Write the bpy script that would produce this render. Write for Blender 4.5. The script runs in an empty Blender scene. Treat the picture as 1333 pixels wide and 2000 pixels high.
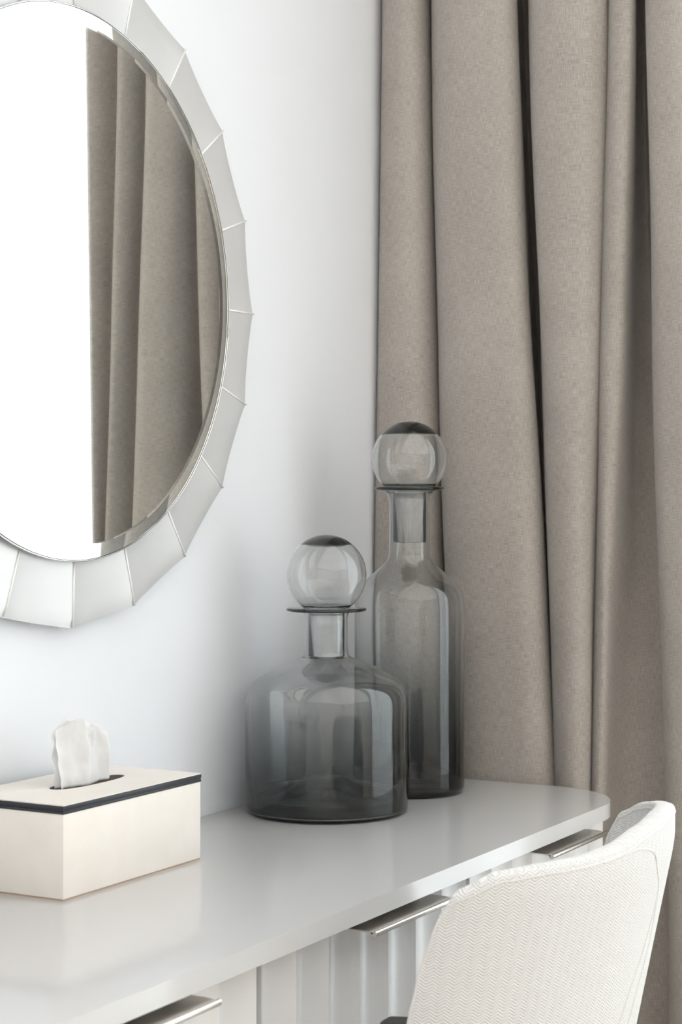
import bpy, bmesh, math, random
from mathutils import Vector, Matrix, noise
random.seed(7)
S = bpy.context.scene
COL = S.collection
PI = math.pi

# ------------------------------------------------------------------ camera
ALPHA = 0.5085                      # heading from +X towards the mirror wall
FPX = 3626.4                        # focal length in pixels of the 1333x2000 frame
CAMZ = 1.186
cd = bpy.data.cameras.new('camera')
cam = bpy.data.objects.new('camera', cd)
COL.objects.link(cam)
cam.location = (0, 0, CAMZ)
cam.rotation_euler = (PI/2, 0, ALPHA - PI/2)
cd.sensor_fit = 'VERTICAL'
cd.sensor_height = 36.0
cd.sensor_width = 24.0
cd.lens = FPX/2000*36
cd.shift_y = -(1000-969.4)/2000
cd.clip_start = 0.05
cd.dof.use_dof = True
cd.dof.focus_distance = 2.35
cd.dof.aperture_fstop = 10.0
S.camera = cam

# ------------------------------------------------------------------ world, lights, exposure
w = bpy.data.worlds.new('sky'); S.world = w; w.use_nodes = True
bg = w.node_tree.nodes['Background']
bg.inputs[0].default_value = (0.91, 0.955, 1.0, 1)
bg.inputs[1].default_value = 10.3

def area(name, loc, rot, sx, sy, power, col=(1, 1, 1), portal=False):
    l = bpy.data.lights.new(name, 'AREA'); l.shape = 'RECTANGLE'; l.size = sx; l.size_y = sy
    l.energy = power; l.color = col
    if portal: l.cycles.is_portal = True
    o = bpy.data.objects.new(name, l); COL.objects.link(o); o.location = loc; o.rotation_euler = rot
    return o
WY0, WY1, WZ0, WZ1 = -4.25, 0.69, 0.12, 2.50          # window opening
WX = 2.90                                             # inner face of the window wall
area('sky_portal', (WX+0.22, (WY0+WY1)/2, (WZ0+WZ1)/2), (0, PI/2, 0), WZ1-WZ0, WY1-WY0, 1, portal=True)
area('room_fill_light', (0.4, -1.6, 2.66), (0, 0, 0), 4.4, 5.4, 66, (1.0, 0.975, 0.95))  # unseen fill lamp, added under the ceiling to brighten the whole room

S.view_settings.view_transform = 'Standard'
S.view_settings.look = 'None'
S.view_settings.gamma = 1
S.view_settings.use_curve_mapping = False
S.view_settings.exposure = -0.07
S.cycles.max_bounces = 24
S.cycles.diffuse_bounces = 7
S.cycles.glossy_bounces = 8
S.cycles.transmission_bounces = 20
S.cycles.transparent_max_bounces = 16
S.cycles.sample_clamp_indirect = 40.0
S.cycles.use_denoising = True

# ------------------------------------------------------------------ material helpers
def nm(m): return m.node_tree.nodes, m.node_tree.links
def mat(name, col, rough=0.5, metal=0.0, spec=0.5, **kw):
    m = bpy.data.materials.new(name); m.use_nodes = True
    b = m.node_tree.nodes['Principled BSDF']
    b.inputs['Base Color'].default_value = (*col, 1)
    b.inputs['Roughness'].default_value = rough
    b.inputs['Metallic'].default_value = metal
    b.inputs['Specular IOR Level'].default_value = spec
    for k, v in kw.items(): b.inputs[k].default_value = v
    return m
def node(m, t, **kw):
    n = m.node_tree.nodes.new(t)
    for k, v in kw.items(): setattr(n, k, v)
    return n
def noise_mix(m, c1, c2, scale, vec=None, stretch=(1, 1, 1), detail=3.0):
    """base colour varied by a noise in object space"""
    ns, ls = nm(m); b = ns['Principled BSDF']
    tc = node(m, 'ShaderNodeTexCoord'); mp = node(m, 'ShaderNodeMapping'); mp.inputs['Scale'].default_value = stretch
    n = node(m, 'ShaderNodeTexNoise'); n.inputs['Scale'].default_value = scale; n.inputs['Detail'].default_value = detail
    r = node(m, 'ShaderNodeValToRGB'); r.color_ramp.elements[0].position = 0.35; r.color_ramp.elements[1].position = 0.65
    r.color_ramp.elements[0].color = (*c1, 1); r.color_ramp.elements[1].color = (*c2, 1)
    ls.new(tc.outputs[vec or 'Object'], mp.inputs[0]); ls.new(mp.outputs[0], n.inputs['Vector'])
    ls.new(n.outputs['Fac'], r.inputs[0]); ls.new(r.outputs[0], b.inputs['Base Color'])
    return n, r
def bump_from(m, sock, strength, dist):
    ns, ls = nm(m); bp = node(m, 'ShaderNodeBump'); bp.inputs['Strength'].default_value = strength
    bp.inputs['Distance'].default_value = dist
    ls.new(sock, bp.inputs['Height']); ls.new(bp.outputs[0], ns['Principled BSDF'].inputs['Normal'])

M = {}
M['wall'] = mat('wall_paint', (0.80, 0.81, 0.825), 0.42, spec=0.35)
n, r = noise_mix(M['wall'], (0.760, 0.778, 0.812), (0.775, 0.792, 0.827), 3.0)
M['plain_wall'] = mat('room_paint', (0.85, 0.84, 0.82), 0.8)
M['ceiling'] = mat('ceiling_paint', (0.90, 0.89, 0.88), 0.9)
M['floor'] = mat('floor_oak', (0.62, 0.56, 0.50), 0.4)
noise_mix(M['floor'], (0.58, 0.52, 0.46), (0.68, 0.62, 0.55), 4.0, stretch=(1, 9, 1))
M['trim'] = mat('trim_white', (0.84, 0.84, 0.83), 0.4)
M['lacquer'] = mat('grey_lacquer', (0.545, 0.54, 0.535), 0.12, spec=0.5)
M['drawer'] = mat('drawer_lacquer', (0.72, 0.72, 0.72), 0.30, spec=0.5)
M['carcass'] = mat('carcass_taupe', (0.20, 0.165, 0.145), 0.5)
M['nickel'] = mat('brushed_nickel', (0.66, 0.62, 0.58), 0.24, metal=1.0)
M['mirror'] = mat('silvered_glass', (0.93, 0.94, 0.93), 0.0, metal=1.0)
M['bead'] = mat('polished_bead', (0.85, 0.86, 0.87), 0.08, metal=1.0)
M['silver'] = mat('satin_silver', (0.70, 0.70, 0.70), 0.36, metal=0.30, spec=0.6)
n, r = noise_mix(M['silver'], (0.62, 0.62, 0.62), (0.67, 0.67, 0.67), 6.0)
M['cream'] = mat('cream_leather', (0.86, 0.80, 0.735), 0.5, spec=0.3)
n, r = noise_mix(M['cream'], (0.785, 0.735, 0.68), (0.81, 0.765, 0.715), 30.0)
n2 = node(M['cream'], 'ShaderNodeTexNoise'); n2.inputs['Scale'].default_value = 900
bump_from(M['cream'], n2.outputs['Fac'], 0.12, 0.0006)
M['navy'] = mat('dark_navy_leather', (0.018, 0.020, 0.028), 0.42)
M['hollow'] = mat('slot_shade', (0.05, 0.04, 0.035), 0.9)  # near-black colour standing in for the shade inside the slot
M['black'] = mat('black_metal', (0.02, 0.02, 0.02), 0.4)
M['dark_pad'] = mat('dark_leather', (0.035, 0.032, 0.030), 0.5)
M['pvc'] = mat('window_frame_white', (0.85, 0.85, 0.85), 0.4)

# tissue: thin paper, partly lets light through
m = mat('tissue_paper', (0.90, 0.90, 0.90), 0.9, spec=0.1); M['tissue'] = m
ns, ls = nm(m); tr = node(m, 'ShaderNodeBsdfTranslucent'); tr.inputs[0].default_value = (0.92, 0.92, 0.92, 1)
mx = node(m, 'ShaderNodeMixShader'); mx.inputs[0].default_value = 0.4
ls.new(ns['Principled BSDF'].outputs[0], mx.inputs[1]); ls.new(tr.outputs[0], mx.inputs[2]); ls.new(mx.outputs[0], ns['Material Output'].inputs[0])

# sheer voile: open weave (transparent) + translucent yarn
m = bpy.data.materials.new('sheer_voile'); m.use_nodes = True; M['sheer'] = m
ns, ls = nm(m); ns.remove(ns['Principled BSDF'])
a = node(m, 'ShaderNodeBsdfTransparent'); b = node(m, 'ShaderNodeBsdfTranslucent'); b.inputs[0].default_value = (0.93, 0.93, 0.93, 1)
c = node(m, 'ShaderNodeBsdfDiffuse'); c.inputs[0].default_value = (0.90, 0.90, 0.91, 1)
m1 = node(m, 'ShaderNodeMixShader'); m1.inputs[0].default_value = 0.35
m2 = node(m, 'ShaderNodeMixShader'); m2.inputs[0].default_value = 0.80
ls.new(b.outputs[0], m1.inputs[1]); ls.new(c.outputs[0], m1.inputs[2])
ls.new(a.outputs[0], m2.inputs[1]); ls.new(m1.outputs[0], m2.inputs[2]); ls.new(m2.outputs[0], ns['Material Output'].inputs[0])

# window pane: thin glass sheet
m = bpy.data.materials.new('pane_glass'); m.use_nodes = True; M['pane'] = m
ns, ls = nm(m); ns.remove(ns['Principled BSDF'])
a = node(m, 'ShaderNodeBsdfTransparent'); a.inputs[0].default_value = (0.96, 0.98, 0.97, 1)
b = node(m, 'ShaderNodeBsdfGlossy'); b.inputs['Roughness'].default_value = 0.02
fr = node(m, 'ShaderNodeFresnel'); m1 = node(m, 'ShaderNodeMixShader')
ls.new(fr.outputs[0], m1.inputs[0]); ls.new(a.outputs[0], m1.inputs[1]); ls.new(b.outputs[0], m1.inputs[2]); ls.new(m1.outputs[0], ns['Material Output'].inputs[0])

# smoked glass: refracting surface, grey absorbing body
def smoked(name, dens, col=(0.62, 0.655, 0.665)):
    m = bpy.data.materials.new(name); m.use_nodes = True
    ns, ls = nm(m); ns.remove(ns['Principled BSDF'])
    g = node(m, 'ShaderNodeBsdfGlass'); g.inputs['IOR'].default_value = 1.54; g.inputs['Roughness'].default_value = 0.0
    v = node(m, 'ShaderNodeVolumeAbsorption'); v.inputs['Color'].default_value = (*col, 1); v.inputs['Density'].default_value = dens
    ls.new(g.outputs[0], ns['Material Output'].inputs['Surface']); ls.new(v.outputs[0], ns['Material Output'].inputs['Volume'])
    return m
m = bpy.data.materials.new('clear_glass'); m.use_nodes = True; M['clear'] = m
ns, ls = nm(m); ns.remove(ns['Principled BSDF'])
g = node(m, 'ShaderNodeBsdfGlass'); g.inputs['IOR'].default_value = 1.5; g.inputs['Roughness'].default_value = 0.0; g.inputs['Color'].default_value = (0.995, 0.998, 0.995, 1)
ls.new(g.outputs[0], ns['Material Output'].inputs['Surface'])
M['smoke'] = smoked('smoked_glass', 350)
M['smoke_light'] = smoked('smoked_glass_stopper', 190)

# linen curtain weave (UV: u along the cloth, v height, in metres)
m = mat('taupe_linen', (0.36, 0.33, 0.30), 0.85, spec=0.15); M['linen'] = m
ns, ls = nm(m); bs = ns['Principled BSDF']; bs.inputs['Sheen Weight'].default_value = 0.25
tc = node(m, 'ShaderNodeTexCoord')
def stretched(sx, sy, scale, det=2.0):
    mp = node(m, 'ShaderNodeMapping'); mp.inputs['Scale'].default_value = (sx, sy, 1)
    n = node(m, 'ShaderNodeTexNoise'); n.inputs['Scale'].default_value = scale; n.inputs['Detail'].default_value = det
    ls.new(tc.outputs['UV'], mp.inputs[0]); ls.new(mp.outputs[0], n.inputs['Vector']); return n
h = stretched(1, 16, 80); v = stretched(16, 1, 80); big = stretched(1, 1, 9); fine = stretched(1, 1, 750)
def mth(m, op, a, b=None, c=None):
    n = node(m, 'ShaderNodeMath', operation=op)
    for i, x in enumerate((a, b, c)):
        if x is None: continue
        if isinstance(x, (int, float)): n.inputs[i].default_value = x
        else: m.node_tree.links.new(x, n.inputs[i])
    return n.outputs[0]
s1 = mth(m, 'ADD', h.outputs['Fac'], v.outputs['Fac'])
s2 = mth(m, 'MULTIPLY_ADD', fine.outputs['Fac'], 0.12, s1)
s3 = mth(m, 'MULTIPLY_ADD', big.outputs['Fac'], 0.25, s2)
mr = node(m, 'ShaderNodeMapRange'); mr.inputs['From Min'].default_value = 0.82; mr.inputs['From Max'].default_value = 1.55
ls.new(s3, mr.inputs['Value'])
cr = node(m, 'ShaderNodeValToRGB'); cr.color_ramp.elements[0].color = (0.325, 0.290, 0.258, 1); cr.color_ramp.elements[1].color = (0.62, 0.570, 0.522, 1)
ls.new(mr.outputs[0], cr.inputs[0]); ls.new(cr.outputs[0], bs.inputs['Base Color'])
bump_from(m, s2, 0.35, 0.0015)
tl = node(m, 'ShaderNodeBsdfTranslucent'); ls.new(cr.outputs[0], tl.inputs[0])
mx = node(m, 'ShaderNodeMixShader'); mx.inputs[0].default_value = 0.16
ls.new(bs.outputs[0], mx.inputs[1]); ls.new(tl.outputs[0], mx.inputs[2]); ls.new(mx.outputs[0], ns['Material Output'].inputs[0])

# white herringbone upholstery (UV in metres)
def herring(name, c1, c2, strength=0.8):
    m = mat(name, c1, 0.9, spec=0.1); bs = m.node_tree.nodes['Principled BSDF']; ls = m.node_tree.links
    bs.inputs['Sheen Weight'].default_value = 0.3
    tc = node(m, 'ShaderNodeTexCoord'); sp = node(m, 'ShaderNodeSeparateXYZ'); ls.new(tc.outputs['UV'], sp.inputs[0])
    wv = node(m, 'ShaderNodeTexNoise'); wv.inputs['Scale'].default_value = 60; ls.new(tc.outputs['UV'], wv.inputs['Vector'])
    tri = mth(m, 'PINGPONG', mth(m, 'MULTIPLY', sp.outputs[0], 1/0.0062), 1.0)
    ph = mth(m, 'ADD', mth(m, 'MULTIPLY', sp.outputs[1], 1/0.0031), mth(m, 'MULTIPLY', tri, 1.35))
    ph = mth(m, 'MULTIPLY_ADD', wv.outputs['Fac'], 0.5, ph)
    sn = mth(m, 'SINE', mth(m, 'MULTIPLY', ph, 2*PI))
    fz = node(m, 'ShaderNodeTexNoise'); fz.inputs['Scale'].default_value = 900; ls.new(tc.outputs['UV'], fz.inputs['Vector'])
    hgt = mth(m, 'MULTIPLY_ADD', fz.outputs['Fac'], 1.6, sn)
    mr = node(m, 'ShaderNodeMapRange'); mr.inputs['From Min'].default_value = -0.6; mr.inputs['From Max'].default_value = 1.6
    ls.new(hgt, mr.inputs['Value'])
    mxc = node(m, 'ShaderNodeMix', data_type='RGBA'); mxc.inputs[6].default_value = (*c2, 1); mxc.inputs[7].default_value = (*c1, 1)
    ls.new(mr.outputs[0], mxc.inputs[0]); ls.new(mxc.outputs[2], bs.inputs['Base Color'])
    bump_from(m, hgt, strength, 0.0008)
    return m
M['boucle'] = herring('white_herringbone', (0.88, 0.875, 0.87), (0.67, 0.655, 0.64))
M['piping'] = mat('ivory_piping', (0.70, 0.69, 0.68), 0.9, spec=0.1)

# ------------------------------------------------------------------ geometry helpers
def link(name, me, material=None, parent=None, smooth=False):
    o = bpy.data.objects.new(name, me); COL.objects.link(o)
    if material is not None: me.materials.append(material)
    if parent is not None: o.parent = parent
    if smooth:
        for p in me.polygons: p.use_smooth = True
    return o
def from_bm(name, bm, material=None, parent=None, smooth=False, auto=None):
    bmesh.ops.recalc_face_normals(bm, faces=bm.faces)
    if auto is not None:
        for e in bm.edges:
            if len(e.link_faces) == 2 and e.calc_face_angle(0) > auto: e.smooth = False
    me = bpy.data.meshes.new(name); bm.to_mesh(me); bm.free()
    return link(name, me, material, parent, smooth or auto is not None)
def add_box(bm, x0, x1, y0, y1, z0, z1, bev=0.0, seg=2):
    r = bmesh.ops.create_cube(bm, size=1)
    vs = r['verts']
    for v in vs:
        v.co = Vector(((x0+x1)/2+v.co.x*(x1-x0), (y0+y1)/2+v.co.y*(y1-y0), (z0+z1)/2+v.co.z*(z1-z0)))
    if bev > 0:
        es = list({e for v in vs for e in v.link_edges})
        bmesh.ops.bevel(bm, geom=es, offset=bev, segments=seg, affect='EDGES', profile=0.5)
def box(name, dims, material, parent=None, bev=0.0, seg=2):
    bm = bmesh.new(); add_box(bm, *dims, bev=bev, seg=seg)
    return from_bm(name, bm, material, parent, auto=0.6 if bev else None)
def lathe(bm, prof, n=96, closed=False):
    """prof: list of (r,z); points with r==0 become poles; closed joins last to first"""
    rings = []
    for (r, z) in prof:
        if r < 1e-7: rings.append([bm.verts.new((0, 0, z))])
        else: rings.append([bm.verts.new((r*math.cos(2*PI*i/n), r*math.sin(2*PI*i/n), z)) for i in range(n)])
    pairs = list(zip(rings[:-1], rings[1:]))
    if closed: pairs.append((rings[-1], rings[0]))
    for a, b in pairs:
        for i in range(n):
            j = (i+1) % n
            if len(a) == 1 and len(b) == 1: break
            if len(a) == 1: bm.faces.new((a[0], b[j], b[i]))
            elif len(b) == 1: bm.faces.new((a[i], a[j], b[0]))
            else: bm.faces.new((a[i], a[j], b[j], b[i]))
def tube(bm, pts, r, n=8, cyclic=False):
    pts = [Vector(p) for p in pts]; rings = []
    N = len(pts); prev = None
    for i, p in enumerate(pts):
        t = (pts[(i+1) % N]-pts[i-1]) if (cyclic or 0 < i < N-1) else (pts[1]-pts[0] if i == 0 else pts[-1]-pts[-2])
        t.normalize()
        if prev is None: a = t.orthogonal().normalized()
        else: a = (prev - t*prev.dot(t)).normalized()
        prev = a; b = t.cross(a); rr = r[i] if isinstance(r, (list, tuple)) else r
        rings.append([bm.verts.new(p + a*rr*math.cos(2*PI*k/n) + b*rr*math.sin(2*PI*k/n)) for k in range(n)])
    for i in range(N if cyclic else N-1):
        A, B = rings[i], rings[(i+1) % N]
        for k in range(n): bm.faces.new((A[k], A[(k+1) % n], B[(k+1) % n], B[k]))
    if not cyclic:
        bm.faces.new(list(reversed(rings[0]))); bm.faces.new(rings[-1])
def catmull(P, sub):
    out = []
    for i in range(len(P)-1):
        p0 = P[max(i-1, 0)]; p1 = P[i]; p2 = P[i+1]; p3 = P[min(i+2, len(P)-1)]
        for k in range(sub):
            t = k/sub
            out.append(tuple(0.5*((2*b)+(-a+c)*t+(2*a-5*b+4*c-d)*t*t+(-a+3*b-3*c+d)*t*t*t) for a, b, c, d in zip(p0, p1, p2, p3)))
    out.append(tuple(P[-1])); return out
def interp(x, tab):
    if x <= tab[0][0]: return tab[0][1]
    for (a, va), (b, vb) in zip(tab[:-1], tab[1:]):
        if x <= b:
            t = (x-a)/(b-a); t = t*t*(3-2*t)*0.5+t*0.5
            return va+(vb-va)*t
    return tab[-1][1]
def prism(bm, outline, z0, z1, bev=0.0, seg=3):
    a = [bm.verts.new((x, y, z0)) for x, y in outline]; b = [bm.verts.new((x, y, z1)) for x, y in outline]
    n = len(a); f0 = bm.faces.new(list(reversed(a))); f1 = bm.faces.new(b)
    for i in range(n): bm.faces.new((a[i], a[(i+1) % n], b[(i+1) % n], b[i]))
    if bev: bmesh.ops.bevel(bm, geom=list(f0.edges)+list(f1.edges), offset=bev, segments=seg, affect='EDGES', profile=0.5)
def grid_mesh(name, rows, material, parent=None, uvs=None, smooth=True):
    """rows: list of lists of points"""
    nr, nc = len(rows), len(rows[0])
    verts = [p for r in rows for p in r]
    faces = [(i*nc+j, i*nc+j+1, (i+1)*nc+j+1, (i+1)*nc+j) for i in range(nr-1) for j in range(nc-1)]
    me = bpy.data.meshes.new(name); me.from_pydata(verts, [], faces); me.update()
    if uvs:
        uv = me.uv_layers.new(name='UVMap'); flat = [q for r in uvs for q in r]
        for l in me.loops: uv.data[l.index].uv = flat[l.vertex_index]
    return link(name, me, material, parent, smooth)
def thing(name, label, cat, loc=(0, 0, 0), group=None):
    o = bpy.data.objects.new(name, None); COL.objects.link(o); o.location = loc; o.empty_display_size = 0.05
    o['label'] = label; o['category'] = cat
    if group: o['group'] = group
    bpy.context.view_layer.update()
    return o
def struct(o): o['kind'] = 'structure'; return o
def local(o, parent):
    """object built in world coordinates: keep it there under a parent at parent.location"""
    off = Vector(parent.location)
    if o.parent is not parent: o.parent = parent
    o.location = -off
    return o

# ------------------------------------------------------------------ the room
WB = 1.40                       # inner face of the mirror wall
X0, Y0, ZC = -2.0, -4.6, 2.70
struct(box('floor', (X0-0.2, WX+0.2, Y0-0.2, WB+0.2, -0.1, 0), M['floor']))
struct(box('ceiling', (X0-0.2, WX+0.2, Y0-0.2, WB+0.2, ZC, ZC+0.1), M['ceiling']))
struct(box('wall_back', (X0-0.2, WX+0.2, WB, WB+0.2, 0, ZC), M['wall']))
struct(box('wall_front', (X0-0.2, WX+0.2, Y0-0.2, Y0, 0, ZC), M['plain_wall']))
struct(box('wall_left', (X0-0.2, X0, Y0, WB, 0, ZC), M['plain_wall']))
bm = bmesh.new()
add_box(bm, WX, WX+0.2, Y0, WY0, 0, ZC); add_box(bm, WX, WX+0.2, WY1, WB, 0, ZC)
add_box(bm, WX, WX+0.2, WY0, WY1, 0, WZ0); add_box(bm, WX, WX+0.2, WY0, WY1, WZ1, ZC)
struct(from_bm('wall_right', bm, M['plain_wall']))
struct(box('baseboard_back', (X0, WX, WB-0.014, WB, 0, 0.08), M['trim'], bev=0.003))
struct(box('baseboard_left', (X0, X0+0.014, Y0, WB-0.014, 0, 0.08), M['trim'], bev=0.003))
struct(box('baseboard_front', (X0+0.014, WX, Y0, Y0+0.014, 0, 0.08), M['trim'], bev=0.003))
# window: frame, two mullions, three panes
bm = bmesh.new(); fx0, fx1 = WX+0.07, WX+0.13
add_box(bm, fx0, fx1, WY0, WY1, WZ0, WZ0+0.06); add_box(bm, fx0, fx1, WY0, WY1, WZ1-0.06, WZ1)
ys = [WY0+(WY1-WY0)*i/5 for i in range(6)]
add_box(bm, fx0, fx1, WY0, WY0+0.05, WZ0+0.06, WZ1-0.06); add_box(bm, fx0, fx1, WY1-0.05, WY1, WZ0+0.06, WZ1-0.06)
for y in ys[1:5]: add_box(bm, fx0, fx1, y-0.03, y+0.03, WZ0+0.06, WZ1-0.06)
win = struct(from_bm('window_1', bm, M['pvc']))
edges = [(ys[i]+(0.05 if i == 0 else 0.03), ys[i+1]-(0.05 if i == 4 else 0.03)) for i in range(5)]
for a, b in edges: box('pane', (fx0+0.028, fx0+0.032, a, b, WZ0+0.06, WZ1-0.06), M['pane'], win)

# ------------------------------------------------------------------ curtains
def k_of(px):                      # direction of sight per image column -> slope used to lay out the fold edges
    r = (px-666.5)/FPX; ca, sa = math.cos(ALPHA), math.sin(ALPHA)
    return (sa-r*ca)/(ca+r*sa)
def F(px, x): return (k_of(px)*x, x)
#         top (z=1.95)        bottom (z=0.74)
folds = [
 (F(745,2.645), F(722,2.606)), (F(752,2.622), F(735,2.604)), (F(780,2.612), F(770,2.604)), (F(812,2.622), F(820,2.612)),
 (F(836,2.660), F(872,2.650)), (F(848,2.715), F(895,2.710)), (F(853,2.725), F(900,2.725)), (F(849,2.690), F(892,2.690)),
 (F(843,2.655), F(885,2.650)), (F(852,2.628), F(892,2.620)), (F(885,2.614), F(925,2.607)), (F(940,2.612), F(985,2.606)),
 (F(985,2.622), F(1045,2.610)), (F(1006,2.650), F(1080,2.635)), (F(1010,2.700), F(1089,2.690)), (F(1012,2.770), F(1090,2.745)),
 (F(1022,2.820), F(1094,2.765)), (F(1041,2.790), F(1097,2.730)), (F(1040,2.710), F(1091,2.680)), (F(1037,2.665), F(1088,2.648)),
 (F(1046,2.632), F(1094,2.622)), (F(1085,2.616), F(1110,2.610)), (F(1135,2.618), F(1130,2.612)), (F(1170,2.640), F(1146,2.628)),
 (F(1188,2.665), F(1154,2.655)), (F(1197,2.725), F(1161,2.700)), (F(1199,2.740), F(1163,2.712)), (F(1194,2.705), F(1158,2.690)),
 (F(1190,2.665), F(1153,2.660)), (F(1198,2.640), F(1160,2.636)), (F(1217,2.632), F(1170,2.630)), (F(1235,2.640), F(1182,2.642)),
 (F(1244,2.680), F(1196,2.678)), (F(1247,2.760), F(1232,2.712)), (F(1262,2.790), F(1290,2.735)), (F(1271,2.750), F(1309,2.720)),
 (F(1265,2.690), F(1306,2.690)), (F(1262,2.650), F(1303,2.655)), ((0.940,2.628), (0.905,2.632)),
 ((0.915,2.618), (0.878,2.622)), ((0.895,2.618), (0.855,2.620)), ((0.882,2.630), (0.840,2.630)), ((0.878,2.660), (0.835,2.660)),
 ((0.872,2.690), (0.830,2.690)), ((0.862,2.695), (0.822,2.695)), ((0.856,2.665), (0.815,2.668)), ((0.846,2.635), (0.806,2.640)),
 ((0.832,2.622), (0.795,2.626)), ((0.821,2.630), (0.785,2.632)), ((0.817,2.660), (0.782,2.655)), ((0.810,2.690), (0.780,2.676)),
 ((0.800,2.695), (0.779,2.686)), ((0.790,2.665), (0.780,2.672)), ((0.775,2.635), (0.782,2.652)), ((0.760,2.625), (0.784,2.634)),
 ((0.752,2.634), (0.778,2.624)), ((0.750,2.655), (0.775,2.630)),
]
ZT, ZB = 1.95, 0.74
def fold_line(z, sub=7):
    t = (ZT-z)/(ZT-ZB); t = max(-0.35, min(1.12, t)); tt = math.copysign(abs(t)**1.12, t)
    P = []
    for i, (a, b) in enumerate(folds):
        y = a[0]+(b[0]-a[0])*tt; x = a[1]+(b[1]-a[1])*min(max(tt, -0.3), 1)
        wob = 0.0025*math.sin(z*5.1+i*0.9)+0.0015*math.sin(z*11+i*1.7)
        if 4 < i < 50: y += wob*0.7
        if abs(z-0.75) < 0.5 and x < 2.64: x = max(x, 2.603)
        P.append((min(y, 1.396), x))
    return catmull(P, sub)
zs = [0.012+(2.64-0.012)*i/110 for i in range(111)]
base = fold_line(1.2); us = [0.0]
for p, q in zip(base[:-1], base[1:]): us.append(us[-1]+math.dist(p, q))
rows = [[(max(x, 2.6035), min(y, 1.397), z) for (y, x) in fold_line(z)] for z in zs]
uvs = [[(u, z) for u in us] for z in zs]
cur = thing('curtain', 'heavy taupe linen curtain hanging in deep folds at the corner by the dresser', 'curtain', (2.7, 1.1, 0.012))
cl = grid_mesh('cloth', rows, M['linen'], cur, uvs); local(cl, cur)
sd = cl.modifiers.new('thick', 'SOLIDIFY'); sd.thickness = 0.0018; sd.offset = 1.0
tp = box('heading_tape', (2.62, 2.80, 0.82, 1.396, 2.64, 2.664), M['linen'], cur); local(tp, cur)

# sheer voile across the window
rows = []; uvs = []
N = 800
for zi in range(0, 41):
    z = 0.012+(2.65-0.012)*zi/40; row = []; uv = []
    for i in range(N+1):
        y = -4.45+(0.735+4.45)*i/N
        amp = 0.022+0.010*math.sin(y*7+1)
        x = 2.785+amp*math.sin(y*2*PI/0.105+0.6*math.sin(y*9)+0.25*math.sin(z*2+y*4))
        row.append((x, y, z)); uv.append((y, z))
    rows.append(row); uvs.append(uv)
sh = grid_mesh('sheer_curtain', rows, M['sheer'], None, uvs)
sh['label'] = 'bright white sheer voile curtain over the window, seen in the round mirror'; sh['category'] = 'curtain'
tr_ = thing('curtain_track', 'slim white ceiling track carrying the taupe and sheer curtains', 'curtain track', (2.72, -0.3, ZC-0.036))
for nme, xa, xb in (('rail', 2.66, 2.745), ('rail', 2.765, 2.805)):
    o = box(nme, (xa, xb, -4.5, 1.396, ZC-0.034, ZC), M['trim'], tr_, bev=0.002); local(o, tr_)

# ------------------------------------------------------------------ dressing table
ZT0, ZT1 = 0.7285, 0.75
YF, XE, XS, RC = 0.95, 2.598, 0.590, 0.13
def rounded(xs, xe, yf, yb, r, n=16):
    out = [(xe, yb), (xs, yb)]
    out += [(xs+r-r*math.cos(t*PI/2/n), yf+r-r*math.sin(t*PI/2/n)) for t in range(n+1)]
    out += [(xe-r+r*math.sin(t*PI/2/n), yf+r-r*math.cos(t*PI/2/n)) for t in range(n+1)]
    return out
tbl = thing('dressing_table', 'pale grey dressing table with fluted drawer fronts along the white wall', 'dressing table', (1.85, 1.17, 0.0))
bm = bmesh.new(); prism(bm, rounded(XS, XE, YF, 1.398, RC), ZT0, ZT1, bev=0.0022)
o = from_bm('table_top', bm, M['lacquer'], tbl, auto=0.5); o['label'] = 'smooth pale grey top with rounded corners'; local(o, tbl)
YD = 0.985                              # plane of the drawer fronts (ridge tips)
ZD0, ZD1 = 0.545, 0.7255
# carcass: rounded body behind the fronts, with end panels
body = [(XE-0.018, 1.395), (XS+0.018, 1.395)]
rr = 0.10
body += [(XS+0.018+rr-rr*math.cos(t*PI/2/10), YD+0.0-0.0+rr-rr*math.sin(t*PI/2/10)) for t in range(8)]
body += [(XS+0.05, YD+0.022), (XE-0.05, YD+0.022)]
body += [(XE-0.018-rr+rr*math.sin(t*PI/2/10), YD+rr-rr*math.cos(t*PI/2/10)) for t in range(3, 11)]
bm = bmesh.new(); prism(bm, body, ZD0, ZT0-0.0008)
o = from_bm('carcass', bm, M['carcass'], tbl, auto=0.5); local(o, tbl)
for sgn in (1, -1):
    cx = (XE+XS)/2; half = XE-cx
    # thin curved end panel wrapping the corner
    pts = []
    for t in range(0, 13):
        an = t*PI/2/12
        pts.append((half-0.016-rr+rr*math.sin(an), YD+rr-rr*math.cos(an)))
    pts = [p for p in pts if p[0] > half-0.052]
    pts.append((half-0.016, 1.394))
    outer = [(x, y) for x, y in pts]; inner = [(x-0.006, y+0.006) for x, y in pts]
    inner[-1] = (pts[-1][0]-0.006, 1.394)
    ring = [(cx+sgn*x, y) for x, y in outer+inner[::-1]]
    bm = bmesh.new(); prism(bm, ring, ZD0-0.004, ZT0-0.0006)
    o = from_bm('end_panel', bm, M['drawer'], tbl, auto=0.5); local(o, tbl)
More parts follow.
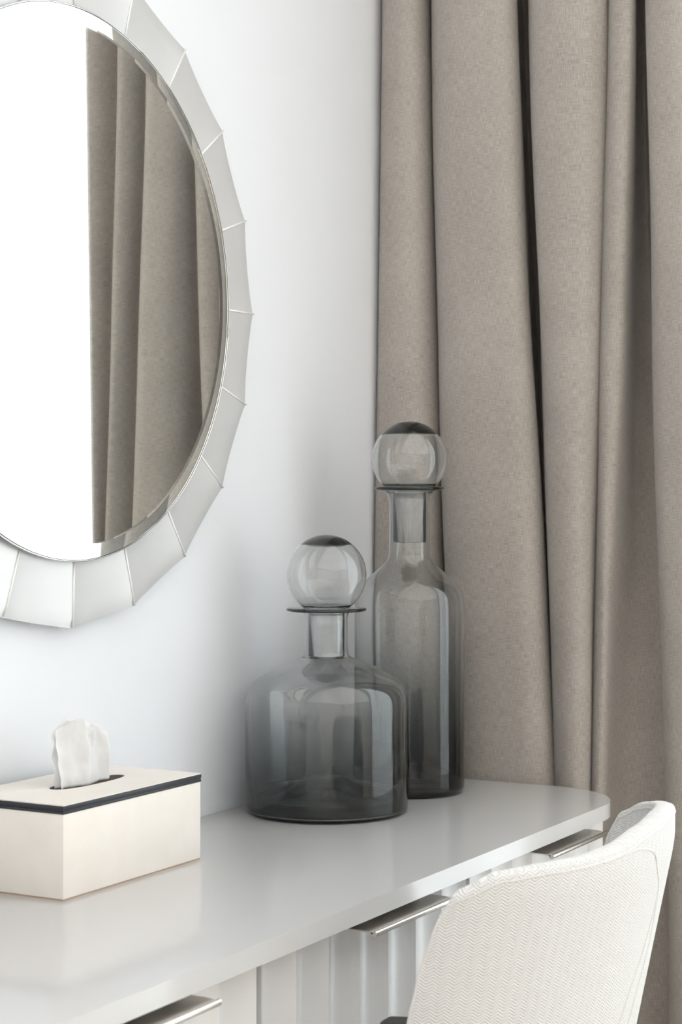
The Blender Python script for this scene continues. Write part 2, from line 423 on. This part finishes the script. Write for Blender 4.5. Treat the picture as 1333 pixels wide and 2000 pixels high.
def drawer(xa, xb, nfl, hx0, hx1):
    bm = bmesh.new(); per = 12; front = []
    for i in range(nfl*per+1):
        s = i/per; fr = s-math.floor(s); x = xa+(xb-xa)*i/(nfl*per)
        front.append((x, YD+0.0115*(1-(2*fr-1)**2)**0.75 if 0 < fr < 1 else YD))
    outline = front+[(xb, YD+0.021), (xa, YD+0.021)]
    prism(bm, outline, ZD0, ZD1)
    d = from_bm('drawer', bm, M['drawer'], tbl, auto=0.45); local(d, tbl)
    # handle: folded plate that hooks over the front, round bar along its edge
    bm = bmesh.new()
    n = 6
    prof = [(YD+0.004, 0.7208), (0.950, 0.7206), (0.941, 0.7200), (0.9365, 0.7192)]
    th = 0.0014
    ring0 = [(hx0, y, z) for y, z in prof]+[(hx0, y, z-th) for y, z in reversed(prof)]
    ring1 = [(hx1, y, z) for y, z in prof]+[(hx1, y, z-th) for y, z in reversed(prof)]
    a = [bm.verts.new(p) for p in ring0]; b = [bm.verts.new(p) for p in ring1]; k = len(a)
    bm.faces.new(a); bm.faces.new(list(reversed(b)))
    for i in range(k): bm.faces.new((a[i], a[(i+1) % k], b[(i+1) % k], b[i]))
    tube(bm, [(hx0, 0.9355, 0.7180), (hx1, 0.9355, 0.7180)], 0.0036, 20)
    hd = from_bm('handle', bm, M['nickel'], d, auto=0.5); hd['label'] = 'slim brushed nickel bar handle'
drawer(1.602, 2.086, 7, 1.750, 1.948)
drawer(2.096, 2.552, 7, 2.240, 2.436)
drawer(1.107, 1.592, 7, 1.247, 1.446)
drawer(0.636, 1.097, 7, 0.750, 0.948)
for x in (XS+0.10, XE-0.10):
    for y in (YD+0.08, 1.33):
        bm = bmesh.new(); tube(bm, [(x, y, 0), (x, y, ZD0)], [0.014, 0.022], 20)
        o = from_bm('leg', bm, M['drawer'], tbl, auto=0.6); local(o, tbl)

# ------------------------------------------------------------------ round wall mirror
MX, MZ = 1.8017, 1.4416
mir = thing('wall_mirror', 'large round mirror with a scalloped silver frame hanging on the white wall', 'mirror', (MX, WB-0.001, MZ))
# local frame: x right, z up, y towards the wall; front is -y
def disc(bm, prof, n=160):          # prof (r, y)
    rings = []
    for r, y in prof:
        if r < 1e-7: rings.append([bm.verts.new((0, y, 0))])
        else: rings.append([bm.verts.new((r*math.cos(2*PI*i/n), y, r*math.sin(2*PI*i/n))) for i in range(n)])
    for a, b in zip(rings[:-1], rings[1:]):
        for i in range(n):
            j = (i+1) % n
            if len(a) == 1: bm.faces.new((a[0], b[i], b[j]))
            elif len(b) == 1: bm.faces.new((a[i], a[j], b[0]))
            else: bm.faces.new((a[i], a[j], b[j], b[i]))
bm = bmesh.new(); RG = 0.3325
disc(bm, [(0, -0.0360), (RG-0.0175, -0.0360), (RG, -0.0350), (RG, -0.0312), (0, -0.0312)])
g = from_bm('mirror_glass', bm, M['clear'], mir, auto=0.02); g['label'] = 'clear round glass with bevelled edge'
bm = bmesh.new(); disc(bm, [(0, -0.0310), (RG-0.0002, -0.0310), (RG-0.0002, -0.0302), (0, -0.0302)])
g = from_bm('silver_layer', bm, M['mirror'], mir, auto=0.02)
bm = bmesh.new(); tube(bm, [((RG+0.0009)*math.cos(2*PI*i/160), -0.0322, (RG+0.0009)*math.sin(2*PI*i/160)) for i in range(160)], 0.0013, 8, True)
from_bm('glass_bead', bm, M['bead'], mir, smooth=True)
bm = bmesh.new(); disc(bm, [(0, -0.0295), (0.372, -0.010), (0.372, -0.001), (0, -0.001)])
from_bm('backing_board', bm, M['trim'], mir, auto=0.5)
# one fluted frame segment, 18 degrees, ridge to ridge
NA, NR = 22, 8
bm = bmesh.new(); gr = []; gb = []
for i in range(NA+1):
    s = -1+2*i/NA; ph = math.radians(9)*s
    ro = 0.4098/math.cos(ph)+0.0012*(1-s*s)+0.0008*abs(s)**8
    row = []
    for j in range(NR+1):
        q = j/NR; r = 0.318+(ro-0.318)*q
        dep = -(0.0200+0.0034*abs(s)**2.2*(0.7+0.3*q)+0.003*(1-q))
        if j == NR: dep += 0.0022
        row.append(bm.verts.new((r*math.cos(ph), dep, r*math.sin(ph))))
    # outer lip down to the wall side
    row.append(bm.verts.new(((ro-0.001)*math.cos(ph), -0.006, (ro-0.001)*math.sin(ph))))
    row.append(bm.verts.new((0.374*math.cos(ph), -0.006, 0.374*math.sin(ph))))
    gr.append(row)
for i in range(NA):
    for j in range(len(gr[0])-1):
        bm.faces.new((gr[i][j], gr[i+1][j], gr[i+1][j+1], gr[i][j+1]))
seg0 = from_bm('frame_segment', bm, M['silver'], mir, auto=0.9)
segme = seg0.data
for kx in range(20):
    o = seg0 if kx == 0 else seg0.copy()
    if kx: COL.objects.link(o); o.parent = mir
    o.rotation_euler = (0, -math.radians(18*kx+9), 0)
# raised bright joint on each ridge
bm = bmesh.new(); tube(bm, [(0.334, -0.0256, 0), (0.4145, -0.0236, 0)], 0.0013, 10)
rg0 = from_bm('frame_ridge', bm, mat('ridge_silver', (0.86, 0.86, 0.86), 0.35, metal=0.1), mir, smooth=True)
for kx in range(20):
    o = rg0 if kx == 0 else rg0.copy()
    if kx: COL.objects.link(o); o.parent = mir
    o.rotation_euler = (0, -math.radians(18*kx), 0)

# ------------------------------------------------------------------ smoked glass bottles
def smooth_prof(P, sub=6): return catmull(P, sub)
def bottle(name, label, loc, mpx, cap, capr, outer, inner_t, lip_v, lip_r, ball, plug, punt):
    """outer: (radius px, image row) measured on the photograph; mpx metres per pixel at its distance"""
    zz = lambda v: CAMZ-(v-969.4)*mpx-loc[2]
    t = thing(name, label, 'bottle', loc)
    wall_o = [(r*mpx, zz(v)) for r, v in outer]              # from near the base up to under the lip
    R = wall_o[0][0]
    base_out = [(0, punt), (R*0.22, punt*0.86), (R*0.45, punt*0.45), (R*0.68, punt*0.13), (R*0.84, 0.0015), (R*0.90, 0.0003), (R*0.955, 0.0022), (R*0.99, 0.0075)]
    zl = zz(lip_v)
    lipR = lip_r*mpx
    up = smooth_prof(base_out, 5)[:-1]+smooth_prof([(base_out[-1])]+wall_o, 5)
    rn = wall_o[-1][0]
    lip = [(rn+0.004, zl-0.0050), (lipR-0.003, zl-0.0044), (lipR-0.0006, zl-0.0036), (lipR, zl-0.0022), (lipR-0.0006, zl-0.0006), (lipR-0.003, zl), (rn+0.002, zl)]
    # inner wall: offset of the outer, thicker lower down
    inn = []
    H = wall_o[-1][1]
    for (r, z) in reversed(smooth_prof(wall_o, 5)):
        th = inner_t[0]+(inner_t[1]-inner_t[0])*max(0.0, 1-z/(H*0.62))**2.4
        inn.append((r-th, z-(0.6*th if z > 0.5*H and r > rn*1.15 else 0)))
    Ri = inn[-1][0]; zb = inn[-1][1]
    tb = 0.012
    base_in = [(Ri, zb), (Ri*0.985, tb+0.010), (Ri*0.93, tb+0.0025), (Ri*0.82, tb+0.001), (Ri*0.62, tb+punt*0.20), (Ri*0.40, tb+punt*0.58), (Ri*0.20, tb*0.8+punt*0.93), (0, tb*0.75+punt)]
    inn = [(inn[0][0], zl-0.0006)]+inn[:-1]
    prof = up+lip+inn+smooth_prof(base_in, 5)
    prof = [(max(r, 0.0), z) for r, z in prof]
    prof[0] = (0, prof[0][1]); prof[-1] = (0, prof[-1][1])
    bm = bmesh.new(); lathe(bm, prof, 128)
    from_bm('bottle_body', bm, M['smoke'], t, smooth=True)
    # stopper: hollow ball, foot, open plug
    cr, cv = ball; rb = cr*mpx; cz = zz(cv); zf = zl+0.0003
    pr, pv = plug; rp = pr*mpx; zp = zz(pv)
    out = []
    a_end = math.acos(max(-1, min(1, (zf+0.0012-cz)/rb)))
    for i in range(41):
        a = a_end*i/40; out.append((rb*math.sin(a), cz+rb*math.cos(a)))
    fr_ = out[-1][0]
    out += [(fr_-0.0012, zf+0.0002), (fr_-0.004, zf), (rp+0.001, zf), (rp, zf-0.001), (rp, zp+0.001), (rp-0.0006, zp)]
    tw = 0.0014
    inner = [(rp-tw, zp), (rp-tw-0.0004, zp+0.001), (rp-tw-0.0004, zf-0.002), (rp-tw+0.001, zf+0.0008), (rp+0.002, zf+0.0014)]
    ri = rb-0.0010
    zc2 = cz-0.0002
    a0 = math.acos(max(-1, min(1, (zf+0.0024-zc2)/ri)))
    cap_z = cz+rb*cap
    arc = []
    for i in range(36):
        a = a0*(1-i/35); z = zc2+ri*math.cos(a); r = ri*math.sin(a)
        if r < ri*capr and z > cz: break
        arc.append((r, z))
    inner += arc
    rl = arc[-1][0]
    inner += [(rl*0.93, (arc[-1][1]+cap_z)/2+0.001), (rl*0.80, cap_z+0.0008), (rl*0.4, cap_z), (0, cap_z)]
    prof = out+inner; prof[0] = (0, prof[0][1])
    bm = bmesh.new(); lathe(bm, prof, 128)
    o = from_bm('stopper', bm, M['smoke_light'], t, smooth=True); o['label'] = 'hollow glass ball stopper, dark at its crown'
    return t

bottle('glass_bottle', 'squat wide smoked glass bottle with round ball stopper, nearer the mirror', (2.237, 1.270, ZT1), 0.0007093, 0.70, 0.56,
       [(159.0, 1575), (159.6, 1540), (159.0, 1480), (158.5, 1420), (158.5, 1375), (156.5, 1355), (149, 1338), (134, 1324), (100, 1304), (62, 1288), (47, 1282), (42.5, 1272), (41.2, 1255), (41.2, 1225), (41.5, 1205), (45, 1195)],
       (0.0007, 0.0110), 1187, 78.5, (78.3, 1122.5), (35.5, 1281), 0.036)
bottle('glass_bottle', 'tall slim smoked glass bottle with ball stopper, standing beside the curtain', (2.449, 1.249, ZT1), 0.000757, 0.66, 0.72,
       [(107.8, 1530), (108.0, 1490), (107.6, 1400), (107.5, 1300), (107.5, 1200), (106.5, 1176), (103, 1157), (94, 1141), (72, 1121), (50, 1101), (42.5, 1090), (40, 1076), (39.4, 1050), (39.4, 1000), (40.5, 975), (46, 962)],
       (0.0008, 0.0180), 951, 68.6, (73.6, 896.5), (33.0, 1059), 0.030)

# ------------------------------------------------------------------ tissue box
BX0, BX1, BY0, BY1, BZ = 1.599, 1.8665, 1.2335, 1.384, ZT1
tb = thing('tissue_box', 'cream leather tissue box with dark piped lid on the dressing table', 'tissue box', (BX0, BY0, BZ))
def bl(o): return local(o, tb)
HB = 0.0935
bm = bmesh.new(); add_box(bm, BX0, BX1, BY0, BY1, BZ+0.0016, BZ+HB, bev=0.0012)
bl(from_bm('box_body', bm, M['cream'], tb, auto=0.6))
bl(box('base_edge', (BX0+0.001, BX1-0.001, BY0+0.001, BY1-0.001, BZ, BZ+0.0016), mat('tan_edge', (0.42, 0.30, 0.22), 0.6), tb))
# two dark bands with a groove between: lid edge
bl(box('lid_band', (BX0-0.0006, BX1+0.0006, BY0-0.0006, BY1+0.0006, BZ+HB, BZ+HB+0.0030), M['navy'], tb, bev=0.0006))
bl(box('lid_band', (BX0+0.0004, BX1-0.0004, BY0+0.0004, BY1-0.0004, BZ+HB+0.0030, BZ+HB+0.0040), M['navy'], tb))
bl(box('lid_band', (BX0-0.0008, BX1+0.0008, BY0-0.0008, BY1+0.0008, BZ+HB+0.0040, BZ+HB+0.0088), M['navy'], tb, bev=0.0008))
# lid panel with a slot
zl0, zl1 = BZ+HB+0.0088, BZ+HB+0.0100
SX, SY, SL, SW = 1.7460, 1.3115, 0.066, 0.0185
bm = bmesh.new(); n = 64; inn = []; outr = []
for i in range(n):
    a = 2*PI*i/n+PI/4*0; c_, s_ = math.cos(a), math.sin(a)
    ex = math.copysign(abs(c_)**0.75, c_); ey = math.copysign(abs(s_)**0.9, s_)
    inn.append((SX+SL*ex, SY+SW*ey))
    mxx = max(abs(c_), abs(s_)); qx = (BX0+BX1)/2+(BX1-BX0)/2*c_/mxx; qy = (BY0+BY1)/2+(BY1-BY0)/2*s_/mxx
    outr.append((qx, qy))
vi0 = [bm.verts.new((x, y, zl0)) for x, y in inn]; vi1 = [bm.verts.new((x, y, zl1)) for x, y in inn]
vo0 = [bm.verts.new((x, y, zl0)) for x, y in outr]; vo1 = [bm.verts.new((x, y, zl1)) for x, y in outr]
for i in range(n):
    j = (i+1) % n
    bm.faces.new((vi1[i], vi1[j], vo1[j], vo1[i])); bm.faces.new((vi0[j], vi0[i], vo0[i], vo0[j]))
    bm.faces.new((vi0[i], vi0[j], vi1[j], vi1[i])); bm.faces.new((vo0[j], vo0[i], vo1[i], vo1[j]))
bl(from_bm('lid_panel', bm, M['cream'], tb, auto=0.5))
bm = bmesh.new(); prism(bm, [(SX+(x-SX)*1.03, SY+(y-SY)*1.06) for x, y in inn], zl0-0.0004, zl0+0.0001)
bl(from_bm('slot', bm, M['hollow'], tb))  # thin dark sheet in the opening, painted shade over a solid box

# tissue standing in the slot
tab_top = [(0, 0.042), (0.08, 0.047), (0.16, 0.050), (0.27, 0.0585), (0.40, 0.0575), (0.50, 0.0540), (0.64, 0.0520), (0.80, 0.0480), (0.9, 0.040), (1, 0.026)]
rows = []
for vi in range(0, 25):
    v = vi/24; row = []
    for ui in range(0, 121):
        uu = ui/60; back = uu > 1; u = uu if not back else 2-uu      # the sheet runs across and folds back on itself
        q = min(1.0, max(0.0, (uu-0.94)/0.12)); q = q*q*(3-2*q)
        top = interp(u, tab_top)+0.019+0.0007*math.sin(u*23+3*q)+q*(0.004*math.sin(u*6.0+0.5)-0.003)
        zc = -0.0015+(top+0.0015)*v
        x = 1.7370+(-0.0470+0.094*u)*(1-0.02*q)-(0.0050+0.006*q*(1-u))*v*v
        f1 = math.asin(0.97*math.sin(u*9.4+0.2+v*0.9)); f2 = math.asin(0.95*math.sin(u*7.3+1.9-v*1.3))
        y = SY-0.006+(0.0072*f1*(1-q)+0.0050*f2*q)*(0.55+0.45*v)+0.0085*q*(1-0.5*v)
        y += 0.0045*noise.noise(Vector((u*6+q*7, v*3.5, 0.3)))*(0.4+v)+0.0008*noise.noise(Vector((u*17, v*11+q*5, 2.3)))
        row.append((x, y, zl1+zc))
    rows.append(row)
ti = grid_mesh('tissue', rows, M['tissue'], None)
sd = ti.modifiers.new('thick', 'SOLIDIFY'); sd.thickness = 0.0004; sd.offset = 0
ti['label'] = 'crumpled white paper tissue pulled up through the box slot'; ti['category'] = 'tissue'

# ------------------------------------------------------------------ upholstered chair
CX, CY = 1.8700, 0.6790           # axis of the shell, outer back
ch = thing('armchair', 'white herringbone upholstered tub chair pulled up to the dressing table', 'chair', (CX, CY+0.2, 0))
rim_tab = [(-98, .50), (-93, .54), (-90, .62), (-87, .690), (-84, .742), (-80, .781), (-75, .8020), (-60, .820), (-45, .824), (-30, .825),
           (-15, .829), (0, .838), (15, .844), (30, .842), (45, .836), (60, .828), (75, .812), (80, .792), (84, .755), (87, .70), (90, .62), (93, .54), (98, .50)]
A_, B_ = 0.240, 0.143
ZS = 0.43
def shell_pt(th, z):
    """th in degrees, -90..90 is the curved back, beyond it the wings run straight forward"""
    s = math.copysign(1, th); a = min(abs(th), 90)
    q = math.radians(a)
    ex = math.sin(q)**0.92 if q > 0 else 0; ey = 1-max(0, math.cos(q))**0.95
    x = A_*ex; y = B_*ey
    if abs(th) > 90: y += (abs(th)-90)*0.0015
    lean = max(0.0, 0.805-z)*0.23*(1-0.60*min(1, ey))
    return Vector((CX+s*x, CY+y+lean, z))
cols = []
angs = [-98+196*i/130 for i in range(131)]
NV = 22
arc = [0.0]
for a, b in zip(angs[:-1], angs[1:]): arc.append(arc[-1]+(shell_pt(b, .7)-shell_pt(a, .7)).length)
rows = []; uvs = []
for j in range(NV+1):
    v = j/NV; row = []; uv = []
    for i, th in enumerate(angs):
        top = interp(th, rim_tab); z = ZS+(top-ZS)*(1-(1-v)**1.25)
        row.append(tuple(shell_pt(th, z))); uv.append((arc[i], z))
    rows.append(row); uvs.append(uv)
shell = grid_mesh('backrest', rows, M['boucle'], ch, uvs); local(shell, ch)
TH = 0.024
sd = shell.modifiers.new('thick', 'SOLIDIFY'); sd.thickness = TH; sd.offset = 0
ss = shell.modifiers.new('soft', 'SUBSURF'); ss.levels = 2; ss.render_levels = 2
def on_shell(th, z, out=TH/2):
    e = 0.5; p = shell_pt(th, z); du = shell_pt(th+e, z)-shell_pt(th-e, z); dv = shell_pt(th, z+0.004)-shell_pt(th, z-0.004)
    n = du.cross(dv).normalized()
    c = Vector((CX, CY+0.25, z))
    if n.dot(p-c) < 0: n = -n
    return p+n*out
# piping just inside the rim, outer face and inner face
def rim_line(out, drop):
    pts = []
    for i in range(0, 181):
        th = -88+176*i/180
        pts.append(on_shell(th, interp(th, rim_tab)-drop, out))
    return pts
bm = bmesh.new(); tube(bm, rim_line(TH/2-0.0006, 0.0085), 0.0014, 6)
local(from_bm('rim_piping', bm, M['piping'], ch, smooth=True), ch)
bm = bmesh.new(); tube(bm, rim_line(-TH/2+0.0006, 0.0085), 0.0014, 6)
local(from_bm('rim_piping', bm, M['piping'], ch, smooth=True), ch)
for path in ([(-24, .8165), (-14, .8195), (-6, .8190), (1, .8100), (6, .790), (12, .757), (10, .70), (4, .64), (-4, .52), (-6, .45)],
             [(12.5, .757), (15.5, .70), (12.5, .64), (7, .52), (6, .45)]):
    pts = [on_shell(t_, z_, TH/2-0.0003) for t_, z_ in catmull(path, 10)]
    bm = bmesh.new(); tube(bm, pts, 0.0012, 6)
    local(from_bm('seam_piping', bm, M['piping'], ch, smooth=True), ch)
# seat cushion
bm = bmesh.new(); out = []
for i in range(48):
    a = 2*PI*i/48; c_, s_ = math.cos(a), math.sin(a)
    out.append((CX+0.196*math.copysign(abs(c_)**0.6, c_), CY+0.265+0.235*math.copysign(abs(s_)**0.6, s_)))
prism(bm, out, 0.40, 0.475, bev=0.02, seg=4)
local(from_bm('seat', bm, M['boucle'], ch, auto=0.6), ch)
# dark arm pads at the front ends of the wings
for sgn in (-1, 1):
    bm = bmesh.new()
    tube(bm, [(CX+sgn*0.225, 0.800+q*0.072, 0.650) for q in [0, 0.3, 0.6, 0.85, 0.96, 1.0]], [0.014, 0.017, 0.018, 0.016, 0.011, 0.004], 16)
    local(from_bm('arm_pad', bm, M['dark_pad'], ch, smooth=True), ch)
for sx in (-1, 1):
    for yy in (CY+0.07, CY+0.44):
        bm = bmesh.new(); tube(bm, [(CX+sx*0.20, yy+(0.03 if yy > CY+0.2 else -0.03), 0), (CX+sx*0.15, yy, 0.405)], [0.009, 0.013], 14)
        local(from_bm('leg', bm, M['black'], ch, smooth=True), ch)
